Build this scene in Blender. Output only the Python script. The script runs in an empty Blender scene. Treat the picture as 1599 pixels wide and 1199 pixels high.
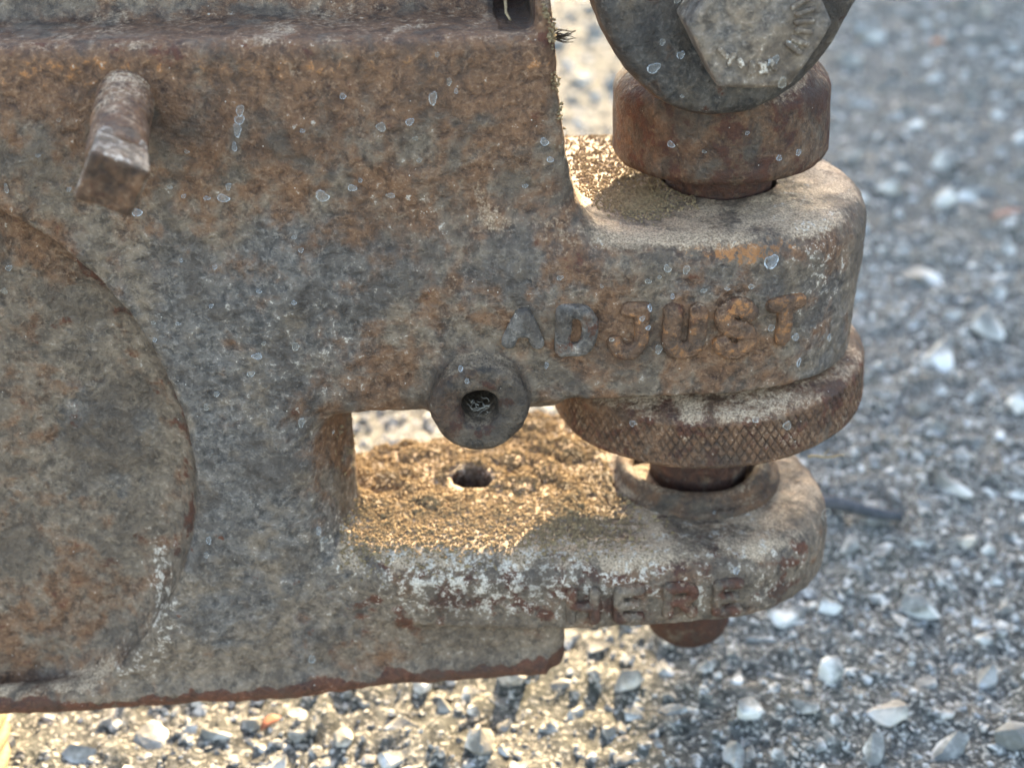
import bpy, bmesh, math, random
import numpy as np
from mathutils import Vector, Matrix

random.seed(7)
rng = np.random.default_rng(11)
SC = bpy.context.scene
COL = SC.collection
MM = 0.001
R = math.radians

# ------------------------------------------------------------------ camera
FPX, PITCH, HEAD, DIST = 2200.0, R(28), R(5), 232.0
FW = np.array([math.sin(HEAD) * math.cos(PITCH), math.cos(HEAD) * math.cos(PITCH), -math.sin(PITCH)])
RT = np.array([math.cos(HEAD), -math.sin(HEAD), 0.0])
UP = np.cross(RT, FW)
CAM = -DIST * FW                                     # millimetres; the origin lies on the front face of the casting
cd = bpy.data.cameras.new('camera')
cam = bpy.data.objects.new('camera', cd)
COL.objects.link(cam)
SC.camera = cam
cd.sensor_width = 36.0
cd.lens = 36.0 * FPX / 1599.0
cd.clip_start, cd.clip_end = 0.005, 400.0
m3 = Matrix((tuple(RT), tuple(UP), tuple(-FW))).transposed()
cam.matrix_world = Matrix.Translation(Vector(CAM * MM)) @ m3.to_4x4()
cd.dof.use_dof = True
cd.dof.focus_distance = 0.222
cd.dof.aperture_fstop = 18.0

# ------------------------------------------------------------------ light
SUN_EL, SUN_AZ = R(22), R(19.5)
w = bpy.data.worlds.new('World')
SC.world = w
w.use_nodes = True
nt = w.node_tree
bg = nt.nodes['Background']
sky = nt.nodes.new('ShaderNodeTexSky')
sky.sky_type = 'NISHITA'
sky.sun_disc = False
sky.sun_elevation, sky.sun_rotation = SUN_EL, SUN_AZ
sky.air_density, sky.dust_density, sky.ozone_density = 1.0, 1.8, 0.0
nt.links.new(sky.outputs[0], bg.inputs[0])
bg.inputs[1].default_value = 0.15
sd = bpy.data.lights.new('sun', 'SUN')
sd.energy, sd.angle, sd.color = 4.7, R(0.5), (1.0, 0.77, 0.46)
sun = bpy.data.objects.new('sun', sd)
COL.objects.link(sun)
SUND = Vector((math.sin(SUN_AZ) * math.cos(SUN_EL), math.cos(SUN_AZ) * math.cos(SUN_EL), math.sin(SUN_EL)))
sun.rotation_euler = (-SUND).to_track_quat('-Z', 'Y').to_euler()
SC.view_settings.view_transform = 'Standard'
SC.view_settings.look = 'None'
SC.view_settings.gamma = 1.0
SC.view_settings.exposure = 2.6
SC.cycles.max_bounces = 4
SC.cycles.diffuse_bounces = 3
SC.cycles.glossy_bounces = 1
SC.cycles.use_denoising = True
SC.cycles.use_adaptive_sampling = True
SC.cycles.adaptive_threshold = 0.012


# ------------------------------------------------------------------ measuring help
def ray(px, py):
    return FW + RT * (px - 799.5) / FPX - UP * (py - 599.5) / FPX


def on_y(px, py, y=0.0):
    r = ray(px, py)
    return CAM + r * ((y - CAM[1]) / r[1])


def on_z(px, py, z):
    r = ray(px, py)
    return CAM + r * ((z - CAM[2]) / r[2])


def to_px(P):
    d = np.atleast_2d(P) - CAM
    z = d @ FW
    return 799.5 + FPX * (d @ RT) / z, 599.5 - FPX * (d @ UP) / z, z


# ------------------------------------------------------------------ noise in numpy
def _h(ix, iy, iz, s):
    n = (ix.astype(np.int64) * 374761393 + iy.astype(np.int64) * 668265263 + iz.astype(np.int64) * 2147483647 + s * 144269504) & 0xffffffff
    n = ((n ^ (n >> 13)) * 1274126177) & 0xffffffff
    n = ((n ^ (n >> 16)) * 2246822519) & 0xffffffff
    return ((n ^ (n >> 15)) & 0xffff) / 65535.0


def vnoise(P, lam, seed=0):
    q = P / lam
    i = np.floor(q).astype(np.int64)
    f = q - i
    f = f * f * (3 - 2 * f)
    out = 0
    for a in (0, 1):
        wa = f[:, 0] if a else 1 - f[:, 0]
        for b in (0, 1):
            wb = f[:, 1] if b else 1 - f[:, 1]
            for c in (0, 1):
                wc = f[:, 2] if c else 1 - f[:, 2]
                out = out + wa * wb * wc * _h(i[:, 0] + a, i[:, 1] + b, i[:, 2] + c, seed)
    return out * 2 - 1


def fbm(P, lam, octs=3, seed=0, gain=0.5):
    o, a = 0, 1.0
    for k in range(octs):
        o = o + a * vnoise(P + 17.3 * k, lam / 2 ** k, seed + k)
        a *= gain
    return o


# ------------------------------------------------------------------ signed distance fields
def smin(a, b, k):
    h = np.maximum(k - np.abs(a - b), 0) / k
    return np.minimum(a, b) - h * h * k * 0.25


def smax(a, b, k):
    return -smin(-a, -b, k)


def rounded(a, b, r):
    """intersection of two fields with a convex round of radius r"""
    u, v = a + r, b + r
    return np.minimum(np.maximum(u, v), 0) + np.sqrt(np.maximum(u, 0) ** 2 + np.maximum(v, 0) ** 2) - r


def poly2(x, y, pts):
    """signed distance to a closed polygon, negative inside"""
    d = np.full(np.broadcast(x, y).shape, 1e9)
    s = np.ones_like(d)
    n = len(pts)
    for i in range(n):
        ax, ay = pts[i]
        bx, by = pts[i - 1]
        ex, ey = bx - ax, by - ay
        wx, wy = x - ax, y - ay
        t = np.clip((wx * ex + wy * ey) / (ex * ex + ey * ey + 1e-12), 0, 1)
        d = np.minimum(d, (wx - ex * t) ** 2 + (wy - ey * t) ** 2)
        c1, c2, c3 = y >= ay, y < by, ex * wy > ey * wx
        s = np.where((c1 & c2 & c3) | (~c1 & ~c2 & ~c3), -s, s)
    return s * np.sqrt(d)


def segs2(x, y, lines):
    d = np.full(np.broadcast(x, y).shape, 1e9)
    for pts in lines:
        for (ax, ay), (bx, by) in zip(pts[:-1], pts[1:]):
            ex, ey = bx - ax, by - ay
            wx, wy = x - ax, y - ay
            t = np.clip((wx * ex + wy * ey) / (ex * ex + ey * ey + 1e-12), 0, 1)
            d = np.minimum(d, (wx - ex * t) ** 2 + (wy - ey * t) ** 2)
    return np.sqrt(d)


def axes(lo, hi, h):
    return [np.arange(lo[k], hi[k] + h * 0.5, h) for k in range(3)]


def surface_nets(v, lo, h):
    """vertices and quads of the zero surface of the grid v"""
    s = v < 0
    c = s[:-1, :-1, :-1].astype(np.int8)
    for a in (0, 1):
        for b in (0, 1):
            for g in (0, 1):
                if a or b or g:
                    c = c + s[a:s.shape[0] - 1 + a, b:s.shape[1] - 1 + b, g:s.shape[2] - 1 + g]
    mix = (c > 0) & (c < 8)
    I, J, K = np.nonzero(mix)
    idx = np.full(mix.shape, -1, np.int32)
    idx[I, J, K] = np.arange(len(I))
    cs = [(a, b, g) for a in (0, 1) for b in (0, 1) for g in (0, 1)]
    cv = {q: v[I + q[0], J + q[1], K + q[2]] for q in cs}
    acc = np.zeros((len(I), 3))
    cnt = np.zeros(len(I))
    for q in cs:
        for ax in range(3):
            if q[ax] == 0:
                p = list(q)
                p[ax] = 1
                a, b = cv[q], cv[tuple(p)]
                cr = (a < 0) != (b < 0)
                t = np.where(cr, a / np.where(cr, a - b, 1), 0)
                e = np.zeros((len(I), 3)) + np.array(q)
                e[:, ax] = t
                acc += e * cr[:, None]
                cnt += cr
    V = acc / cnt[:, None] + np.stack([I, J, K], 1)
    V = V * h + np.array(lo)
    F = []
    for ax in range(3):
        b, g = [(1, 2), (2, 0), (0, 1)][ax]
        sl0 = [slice(None)] * 3
        sl1 = [slice(None)] * 3
        sl0[ax] = slice(0, -1)
        sl1[ax] = slice(1, None)
        e = s[tuple(sl0)] != s[tuple(sl1)]
        E = np.stack(np.nonzero(e), 1)
        E = E[(E[:, b] > 0) & (E[:, g] > 0) & (E[:, b] < v.shape[b] - 1) & (E[:, g] < v.shape[g] - 1)]
        ins = s[E[:, 0], E[:, 1], E[:, 2]]
        def cell(db, dg):
            C = E.copy()
            C[:, b] += db
            C[:, g] += dg
            return idx[C[:, 0], C[:, 1], C[:, 2]]
        q = np.stack([cell(-1, -1), cell(0, -1), cell(0, 0), cell(-1, 0)], 1)
        q[~ins] = q[~ins][:, ::-1]
        F.append(q)
    F = np.concatenate(F)
    return V, F[(F >= 0).all(1)]


# ------------------------------------------------------------------ mesh and object help
def np_mesh(name, V, F, smooth=True):
    """V in millimetres; F an n x 3 or n x 4 array"""
    me = bpy.data.meshes.new(name)
    V = np.ascontiguousarray(V * MM, np.float32)
    n, k = F.shape
    me.vertices.add(len(V))
    me.vertices.foreach_set('co', V.ravel())
    me.loops.add(n * k)
    me.loops.foreach_set('vertex_index', np.ascontiguousarray(F, np.int32).ravel())
    me.polygons.add(n)
    me.polygons.foreach_set('loop_start', np.arange(0, n * k, k, dtype=np.int32))
    me.polygons.foreach_set('loop_total', np.full(n, k, np.int32))
    me.update(calc_edges=True)
    me.polygons.foreach_set('use_smooth', np.full(n, bool(smooth)))
    return me


def normals(V, F):
    a = V[F[:, 2]] - V[F[:, 0]]
    b = V[F[:, -1]] - V[F[:, 1]] if F.shape[1] == 4 else V[F[:, 1]] - V[F[:, 0]]
    n = np.cross(a, b) if F.shape[1] == 4 else np.cross(b, a)
    N = np.zeros_like(V)
    for k in range(F.shape[1]):
        for c in range(3):
            N[:, c] += np.bincount(F[:, k], n[:, c], len(V))
    return N / (np.linalg.norm(N, axis=1, keepdims=True) + 1e-12)


def link(name, me, mat, parent=None, kind=None):
    o = bpy.data.objects.new(name, me)
    COL.objects.link(o)
    if parent is not None:
        o.parent = parent
    if mat is not None and me is not None and not me.materials:
        me.materials.append(mat)
    if kind:
        o['kind'] = kind
    return o


def tag(o, label, cat, group=None):
    o['label'] = label
    o['category'] = cat
    if group:
        o['group'] = group
    return o


def masks(me, wear, tone):
    """two colour attributes on the points: wear = rust, pale, dust; tone = red, blue, orange"""
    for nm, cols in (('wear', wear), ('tone', tone)):
        at = me.attributes.new(nm, 'FLOAT_COLOR', 'POINT')
        n = len(me.vertices)
        a = np.ones((n, 4), np.float32)
        for k in range(3):
            a[:, k] = np.clip(cols[k], 0, 1)
        at.data.foreach_set('color', a.ravel())


def rough_up(V, F, amps, seed=0):
    """cast skin: push the points along their normals by a few noises (wavelength, height)"""
    N = normals(V, F)
    d = 0
    for k, (lam, a) in enumerate(amps):
        d = d + a * vnoise(V, lam, seed + 31 * k)
    return V + N * d[:, None], N


# ------------------------------------------------------------------ node help
class NT:
    def __init__(self, name):
        self.m = bpy.data.materials.new(name)
        self.m.use_nodes = True
        self.t = self.m.node_tree
        self.b = self.t.nodes['Principled BSDF']

    def n(self, kind, **kw):
        x = self.t.nodes.new(kind)
        for k, v in kw.items():
            setattr(x, k, v)
        return x

    def set(self, sock, v):
        if isinstance(v, bpy.types.NodeSocket):
            self.t.links.new(v, sock)
        elif isinstance(v, (tuple, list)) and len(v) == 3 and sock.type == 'RGBA':
            sock.default_value = (*v, 1)
        else:
            sock.default_value = v

    def math(self, op, a, b=0.0, c=0.0):
        x = self.n('ShaderNodeMath', operation=op)
        self.set(x.inputs[0], a)
        self.set(x.inputs[1], b)
        self.set(x.inputs[2], c)
        return x.outputs[0]

    def noise(self, lam_mm, detail=4, rough=0.6, off=0.0, dist=0.0, vec=None):
        x = self.n('ShaderNodeTexNoise')
        mp = self.n('ShaderNodeMapping')
        self.t.links.new(vec or self.co(), mp.inputs[0])
        mp.inputs['Location'].default_value = (off, off * 0.7, off * 1.3)
        self.t.links.new(mp.outputs[0], x.inputs['Vector'])
        x.inputs['Scale'].default_value = 1000.0 / lam_mm
        x.inputs['Detail'].default_value = detail
        x.inputs['Roughness'].default_value = rough
        x.inputs['Distortion'].default_value = dist
        return x.outputs['Fac']

    def voro(self, lam_mm, feature='F1', out='Distance', off=0.0):
        x = self.n('ShaderNodeTexVoronoi', feature=feature)
        mp = self.n('ShaderNodeMapping')
        self.t.links.new(self.co(), mp.inputs[0])
        mp.inputs['Location'].default_value = (off, off, off)
        self.t.links.new(mp.outputs[0], x.inputs['Vector'])
        x.inputs['Scale'].default_value = 1000.0 / lam_mm
        return x.outputs[out]

    def co(self):
        if not hasattr(self, '_co'):
            self._co = self.n('ShaderNodeTexCoord').outputs['Object']
        return self._co

    def step(self, v, lo, hi, a=0.0, b=1.0):
        x = self.n('ShaderNodeMapRange', interpolation_type='SMOOTHSTEP')
        self.set(x.inputs[0], v)
        for k, q in enumerate((lo, hi, a, b)):
            x.inputs[k + 1].default_value = q
        return x.outputs[0]

    def mix(self, f, a, b, mode='MIX'):
        x = self.n('ShaderNodeMix', data_type='RGBA', blend_type=mode)
        self.set(x.inputs['Factor'], f)
        self.set(x.inputs[6], a)
        self.set(x.inputs[7], b)
        return x.outputs[2]

    def attr(self, name):
        x = self.n('ShaderNodeAttribute', attribute_name=name)
        y = self.n('ShaderNodeSeparateColor')
        self.t.links.new(x.outputs['Color'], y.inputs[0])
        return y.outputs

    def bump(self, h, dist_mm, strength=1.0, prev=None):
        x = self.n('ShaderNodeBump')
        x.inputs['Strength'].default_value = strength
        x.inputs['Distance'].default_value = dist_mm * MM
        self.t.links.new(h, x.inputs['Height'])
        if prev:
            self.t.links.new(prev, x.inputs['Normal'])
        return x.outputs[0]


def iron(name, rust=0.0, pale=0.0, dust=0.0, red=0.0, blue=0.0, orange=0.0, gain=1.0, off=0.0, use_attr=True, bump=1.0):
    """weathered cast iron; the constants are added to the wear and tone painted on the points"""
    M = NT(name)
    if use_attr:
        W, T = M.attr('wear'), M.attr('tone')
        rust_, pale_, dust_ = [M.math('ADD', W[k], q) for k, q in enumerate((rust, pale, dust))]
        red_, blue_, orange_ = [M.math('ADD', T[k], q) for k, q in enumerate((red, blue, orange))]
    else:
        rust_, pale_, dust_, red_, blue_, orange_ = rust, pale, dust, red, blue, orange
    g = M.noise(0.80, 4, 0.70, off)
    g2 = M.noise(0.33, 2, 0.6, off + 3)
    m = M.noise(4.6, 5, 0.62, off + 1)
    m2 = M.noise(2.0, 5, 0.68, off + 5, 0.4)
    L = M.noise(21.0, 5, 0.62, off + 2, 0.6)
    LL = M.noise(11.0, 4, 0.6, off + 7, 0.8)

    def broken(bias, f1, k1, f2, k2, lo=0.44, hi=0.62):
        v = M.math('MULTIPLY_ADD', M.math('SUBTRACT', f1, 0.5), k1, M.math('MULTIPLY_ADD', M.math('SUBTRACT', f2, 0.5), k2, bias))
        return M.step(v, lo, hi)

    def tones(dark, light, hi, f=m2):
        c_ = M.mix(M.step(f, 0.26, 0.70), dark, light)
        return M.mix(M.step(g, 0.46, 0.76, 0.0, 0.55), c_, hi)
    iron_c = tones((0.052, 0.040, 0.030), (0.235, 0.182, 0.130), (0.42, 0.345, 0.26))
    blue_c = tones((0.028, 0.026, 0.025), (0.170, 0.151, 0.132), (0.40, 0.36, 0.315))
    c = M.mix(broken(blue_, L, 1.4, m, 1.5, 0.28, 0.76), iron_c, blue_c)
    brown = tones((0.042, 0.020, 0.010), (0.205, 0.112, 0.060), (0.38, 0.24, 0.145))
    c = M.mix(broken(rust_, LL, 1.4, m, 1.5, 0.28, 0.74), c, brown)
    redc = tones((0.030, 0.012, 0.008), (0.125, 0.050, 0.027), (0.20, 0.095, 0.055))
    c = M.mix(broken(red_, m, 2.2, m2, 1.0, 0.44, 0.60), c, redc)
    c = M.mix(broken(orange_, m2, 1.8, g, 0.9, 0.48, 0.68), c, M.mix(g, (0.20, 0.075, 0.024), (0.46, 0.225, 0.085)))
    c = M.mix(broken(dust_, LL, 1.5, g, 1.0, 0.34, 0.74), c, M.mix(M.step(g2, 0.3, 0.7), (0.22, 0.162, 0.105), (0.56, 0.435, 0.305)))
    c = M.mix(broken(pale_, m2, 1.9, g, 1.3, 0.48, 0.68), c, M.mix(M.step(g2, 0.3, 0.7), (0.30, 0.27, 0.23), (0.68, 0.615, 0.515)))
    c = M.mix(M.step(LL, 0.34, 0.56, 0.55, 0.0), c, (0.052, 0.038, 0.028))        # old grease stains
    c = M.mix(M.step(g2, 0.22, 0.40, 0.35, 0.0), c, (0.025, 0.020, 0.016))        # pits between the grains of the casting
    if use_attr:
        c = M.mix(M.math('MULTIPLY', M.n('ShaderNodeAttribute', attribute_name='grime_shade').outputs['Fac'], M.step(m2, 0.2, 0.65, 1.0, 0.6)), c, (0.020, 0.015, 0.012))
    sp = M.step(M.voro(1.9, off=off), 0.035, 0.075, 0.75, 0.0)                        # tiny mineral specks, their sparkle painted in as white
    c = M.mix(M.math('MULTIPLY', sp, M.step(m, 0.5, 0.6)), c, (0.72, 0.69, 0.63))
    c = M.mix(1.0, c, (1.08 * gain, 0.99 * gain, 0.92 * gain), 'MULTIPLY')
    M.set(M.b.inputs['Base Color'], c)
    M.set(M.b.inputs['Roughness'], M.step(m2, 0.3, 0.7, 0.52, 0.85))
    M.b.inputs['Specular IOR Level'].default_value = 0.38
    h = M.math('ADD', M.math('MULTIPLY', g, 1.0), M.math('MULTIPLY', g2, 0.35))
    b1 = M.bump(m2, 0.75 * bump, 0.9)
    M.t.links.new(M.bump(h, 0.30 * bump, 1.0, b1), M.b.inputs['Normal'])
    return M.m


def plain(name, col, rough=0.8, col2=None, lam=1.0, bump=0.0):
    M = NT(name)
    c = col
    f = M.noise(lam, 4, 0.65)
    c = M.mix(M.step(f, 0.3, 0.7), col, col2 or tuple(q * 0.55 for q in col))
    M.set(M.b.inputs['Base Color'], c)
    M.b.inputs['Roughness'].default_value = rough
    M.b.inputs['Specular IOR Level'].default_value = 0.3
    if bump:
        M.t.links.new(M.bump(f, bump), M.b.inputs['Normal'])
    return M.m


GROUND_Z = -85.0

# ------------------------------------------------------------------ unseen slab added to shade the right side of the asphalt
edge = Vector((0.036, 0.039, 0)) + 1.7 * Vector((math.sin(SUN_AZ), math.cos(SUN_AZ), 0))
side = Vector((math.cos(SUN_AZ), -math.sin(SUN_AZ), 0))
back = Vector((math.sin(SUN_AZ), math.cos(SUN_AZ), 0))
M = NT('added_wall_render')
M.set(M.b.inputs['Base Color'], M.mix(M.noise(60, 6, 0.65), (0.20, 0.19, 0.18), (0.36, 0.35, 0.33)))
M.b.inputs['Roughness'].default_value = 0.9
M.t.links.new(M.bump(M.noise(6, 5), 1.5), M.b.inputs['Normal'])


def slab(name, a, b, t, z0, z1, mat, bev, parent=None):
    bm = bmesh.new()
    bmesh.ops.create_cube(bm, size=1)
    L = (b - a).length
    for v in bm.verts:
        v.co = a + (b - a) * (v.co.x + 0.5) + back * ((v.co.y + 0.5) * t) + Vector((0, 0, z0 + (z1 - z0) * (v.co.z + 0.5)))
    bmesh.ops.bevel(bm, geom=bm.edges[:], offset=bev, segments=2, affect='EDGES')
    bmesh.ops.recalc_face_normals(bm, faces=bm.faces[:])
    me = bpy.data.meshes.new(name)
    bm.to_mesh(me)
    bm.free()
    return link(name, me, mat, parent)


added_wall = slab('added_wall', edge, edge + side * 3.2, 0.2, GROUND_Z * MM - 0.05, 1.3, M.m, 0.01)
tag(added_wall, 'plain grey rendered wall behind the iron bracket, casting the shade on the asphalt', 'added_wall')
slab('added_coping', edge - side * 0.0 - back * 0.03, edge + side * 3.2 - back * 0.03, 0.26, 1.301, 1.36, M.m, 0.01, added_wall)

# ------------------------------------------------------------------ asphalt
gx = np.concatenate([-(10 ** np.linspace(4.2, math.log10(330), 26)), np.arange(-318, 440, 1.6), 10 ** np.linspace(math.log10(450), 4.2, 26)])
gy = np.concatenate([-(10 ** np.linspace(4.2, math.log10(90), 26)), np.arange(-86, 800, 1.6), 10 ** np.linspace(math.log10(812), 4.2, 26)])
X, Y = np.meshgrid(gx, gy, indexing='ij')
P = np.stack([X.ravel(), Y.ravel(), np.zeros(X.size)], 1)


def ground_h(P):
    q = P.copy()
    q[:, 2] = 0
    return 1.6 * fbm(q, 60, 2, 3) + 1.1 * vnoise(q, 14, 9) + 1.1 * vnoise(q, 6.5, 14) + 0.8 * vnoise(q, 3.3, 12)


P[:, 2] = GROUND_Z + ground_h(P)
nx, ny = len(gx), len(gy)
ii = (np.arange(nx - 1)[:, None] * ny + np.arange(ny - 1)[None, :]).ravel()
F = np.stack([ii, ii + ny, ii + ny + 1, ii + 1], 1)
M = NT('asphalt_binder')
f = M.noise(2.6, 6, 0.72)
f2 = M.noise(1.2, 3, 0.65, 4.0)
f3 = M.noise(30, 4, 0.6, 2.0)
c = M.mix(M.step(f, 0.35, 0.68), (0.018, 0.018, 0.015), (0.160, 0.154, 0.132))
c = M.mix(M.step(f3, 0.45, 0.68, 0.0, 0.4), c, (0.050, 0.056, 0.036))
c = M.mix(M.step(f2, 0.53, 0.64), c, (0.50, 0.46, 0.38))
M.set(M.b.inputs['Base Color'], c)
M.b.inputs['Roughness'].default_value = 0.9
M.t.links.new(M.bump(f2, 0.8, 1.0, M.bump(f, 1.2)), M.b.inputs['Normal'])
asphalt = link('asphalt', np_mesh('asphalt', P, F), M.m, kind='structure')

# stones in the asphalt
M = NT('crushed_stone')
oi = M.n('ShaderNodeObjectInfo').outputs['Random']
ge = M.n('ShaderNodeNewGeometry').outputs['Random Per Island']
rnd = M.math('FRACT', M.math('ADD', oi, ge))
rnd2 = M.math('FRACT', M.math('MULTIPLY', rnd, 7.31))
f = M.noise(3.2, 6, 0.7)
f2 = M.noise(1.0, 3, 0.6, 2.0)
c = M.mix(M.step(rnd, -0.35, 0.7), (0.17, 0.163, 0.142), (0.66, 0.63, 0.56))
c = M.mix(M.step(rnd2, 0.80, 0.95, 0.0, 0.6), c, (0.46, 0.38, 0.29))
c = M.mix(M.step(f, 0.42, 0.56, 0.9, 0.0), c, (0.12, 0.115, 0.10))
c = M.mix(M.step(f2, 0.56, 0.68, 0.0, 0.8), c, (0.74, 0.74, 0.73))
M.set(M.b.inputs['Base Color'], c)
M.b.inputs['Roughness'].default_value = 0.8
M.b.inputs['Specular IOR Level'].default_value = 0.35
M.t.links.new(M.bump(f2, 0.6, 1.0, M.bump(f, 1.8)), M.b.inputs['Normal'])
STONE = M.m


def stone_mesh(seed, fine):
    r = random.Random(seed)
    bm = bmesh.new()
    ax = (1.0, r.uniform(0.62, 0.95), r.uniform(0.42, 0.75))
    for k in range(r.randint(11, 15)):
        v = Vector((r.gauss(0, 1), r.gauss(0, 1), r.gauss(0, 1))).normalized() * r.uniform(0.36, 0.52)
        bm.verts.new((v.x * ax[0], v.y * ax[1], v.z * ax[2]))
    res = bmesh.ops.convex_hull(bm, input=bm.verts[:])
    bmesh.ops.delete(bm, geom=[q for q in bm.verts if not q.link_faces], context='VERTS')
    if fine:
        bmesh.ops.subdivide_edges(bm, edges=bm.edges[:], cuts=2, use_grid_fill=True)
        bmesh.ops.smooth_vert(bm, verts=bm.verts[:], factor=0.3, use_axis_x=True, use_axis_y=True, use_axis_z=True)
    bmesh.ops.triangulate(bm, faces=bm.faces[:])
    bmesh.ops.recalc_face_normals(bm, faces=bm.faces[:])
    bm.verts.index_update()
    V = np.array([v.co[:] for v in bm.verts])
    F = np.array([[v.index for v in f.verts] for f in bm.faces])
    bm.free()
    if fine:
        V = V * (1 + 0.17 * vnoise(V + seed, 0.33, seed)[:, None] + 0.09 * vnoise(V + seed, 0.14, seed + 1)[:, None])
    return V, F


def rot_mats(n):
    a = rng.uniform(0, 2 * np.pi, n)
    t = rng.normal(0, 0.28, n)
    u = rng.normal(0, 0.28, n)
    ca, sa, ct, st, cu, su = np.cos(a), np.sin(a), np.cos(t), np.sin(t), np.cos(u), np.sin(u)
    Z = np.zeros(n)
    O = np.ones(n)
    A = np.stack([ca, -sa, Z, sa, ca, Z, Z, Z, O], 1).reshape(n, 3, 3)
    B = np.stack([O, Z, Z, Z, ct, -st, Z, st, ct], 1).reshape(n, 3, 3)
    C = np.stack([cu, Z, su, Z, O, Z, -su, Z, cu], 1).reshape(n, 3, 3)
    return A @ B @ C


def joined(name, protos, pos, size, mats, pick, smooth=False):
    Vs, Fs, off = [], [], 0
    for k, (V, F) in enumerate(protos):
        s = np.nonzero(pick == k)[0]
        if not len(s):
            continue
        W = np.einsum('nij,vj->nvi', mats[s], V) * size[s][:, None, None] + pos[s][:, None, :]
        Vs.append(W.reshape(-1, 3))
        Fs.append((F[None] + (np.arange(len(s)) * len(V))[:, None, None] + off).reshape(-1, 3))
        off += len(s) * len(V)
    return np_mesh(name, np.concatenate(Vs), np.concatenate(Fs), smooth)


n = 68000
far = rng.random(n) < 0.72
sx = np.where(far, rng.uniform(-300, 430, n), rng.uniform(-150, 190, n))
sy = np.where(far, rng.uniform(-30, 780, n), rng.uniform(-20, 260, n))
size = 0.9 + 1.3 * rng.pareto(1.9, n)
big = rng.random(n) < 0.15
size = np.where(big, 4.5 + 13 * rng.random(n) ** 1.5, np.minimum(size, 8))
# the largest stones the photograph shows near the bottom of the frame
spots = [(1430, 945, 11.5), (985, 1066, 9.5), (1150, 1170, 11.5), (1480, 1160, 12), (1300, 1052, 9.5), (1205, 1045, 4.5), (755, 1165, 10.5), (1325, 850, 9),
         (1385, 862, 8.5), (1060, 860, 9), (1440, 640, 13), (1500, 718, 11), (1545, 730, 8), (1440, 430, 26), (1540, 290, 18), (1230, 955, 12),
         (240, 1150, 15), (130, 1175, 13), (1170, 1110, 11), (925, 1050, 6), (885, 1000, 7), (1580, 1160, 12), (1360, 1170, 10), (690, 1110, 8),
         (1590, 640, 12), (1390, 740, 6), (1500, 850, 9), (1540, 1000, 7), (1560, 905, 8), (1450, 1070, 10), (540, 1150, 9), (620, 1180, 9),
         (1360, 60, 22), (1540, 60, 24), (1420, 200, 16), (1350, 170, 22), (905, 130, 18), (930, 60, 20), (1390, 300, 14), (640, 690, 18), (330, 1150, 9), (420, 1180, 9)]
spots += [(float(rng.uniform(1290, 1610)), float(rng.uniform(-10, 620)), float(rng.uniform(11, 24))) for k in range(46)]
sp = np.array([on_z(a, b, GROUND_Z) for a, b, _ in spots])
sx = np.concatenate([sp[:, 0], sx])
sy = np.concatenate([sp[:, 1], sy])
size = np.concatenate([[s for *_, s in spots], size])
ok = np.ones(len(sx), bool)
bigs = np.nonzero(size > 5)[0]
for k in bigs:                                          # large stones keep clear of one another
    if ok[k]:
        q = bigs[(bigs > k)]
        d = np.hypot(sx[q] - sx[k], sy[q] - sy[k])
        ok[q[d < (size[q] + size[k]) * 0.46]] = False
sx, sy, size = sx[ok], sy[ok], size[ok]
pos = np.stack([sx, sy, np.zeros(len(sx))], 1)
pos[:, 2] = GROUND_Z + ground_h(pos) + 0.05 * size * (np.arange(len(sx)) < len(spots)) + size * rng.uniform(-0.20, 0.08, len(sx))
mats = rot_mats(len(sx))
u, v, z = to_px(pos)
seen = (u > -20) & (u < 1620) & (v > -20) & (v < 1220)
blk = (u < 850) & (v < 1060) | (u < 1290) & (v < 960) & (u > 480) & (v > 130)
pxs = np.where(seen & ~blk, size / z, 0)
order = np.argsort(-pxs)
top = order[:290]
rest = order[290:]
fine = [stone_mesh(100 + k, True) for k in range(14)]
coarse = [stone_mesh(300 + k, False) for k in range(12)]
fine_me = [np_mesh('stone', V, F, False) for V, F in fine]
for me in fine_me:
    me.materials.append(STONE)
for j, k in enumerate(top):
    o = link('stone', fine_me[j % 14], STONE, asphalt)
    T = Matrix([[*(mats[k][r] * size[k]), pos[k][r] * MM] for r in range(3)] + [[0, 0, 0, 1]])
    o.matrix_world = T
me = joined('stone_chips', coarse, pos[rest], size[rest], mats[rest], rng.integers(0, 12, len(rest)))
link('stone_chips', me, STONE, asphalt, 'stuff')

# ------------------------------------------------------------------ the iron bracket
bracket = bpy.data.objects.new('iron_bracket', None)
COL.objects.link(bracket)
bracket.empty_display_size = 0.02
tag(bracket, 'rusty cast iron bracket with raised words ADJUST HERE and a knurled wheel', 'iron bracket')

IRON = iron('weathered_cast_iron')


def gauss(P, px, py, rx, ry, y=0.0):
    """a soft patch on the front of the casting, where the photograph shows it (centre and radii in its pixels)"""
    c = on_y(px, py, y)
    ex = abs(on_y(px + rx, py, y)[0] - c[0])
    ez = abs(on_y(px, py + ry, y)[2] - c[2])
    return np.exp(-((P[:, 0] - c[0]) / ex) ** 2 - ((P[:, 2] - c[2]) / ez) ** 2)


UX, UY = 38.0, 24.0                 # axis of the stud
LX, LY, LR = 36.8, 23.6, 26.6


def arc(cx, cy, r, a0, a1, n):
    return [(cx + r * math.cos(R(a0 + (a1 - a0) * k / n)), cy + r * math.sin(R(a0 + (a1 - a0) * k / n))) for k in range(n + 1)]


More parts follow.
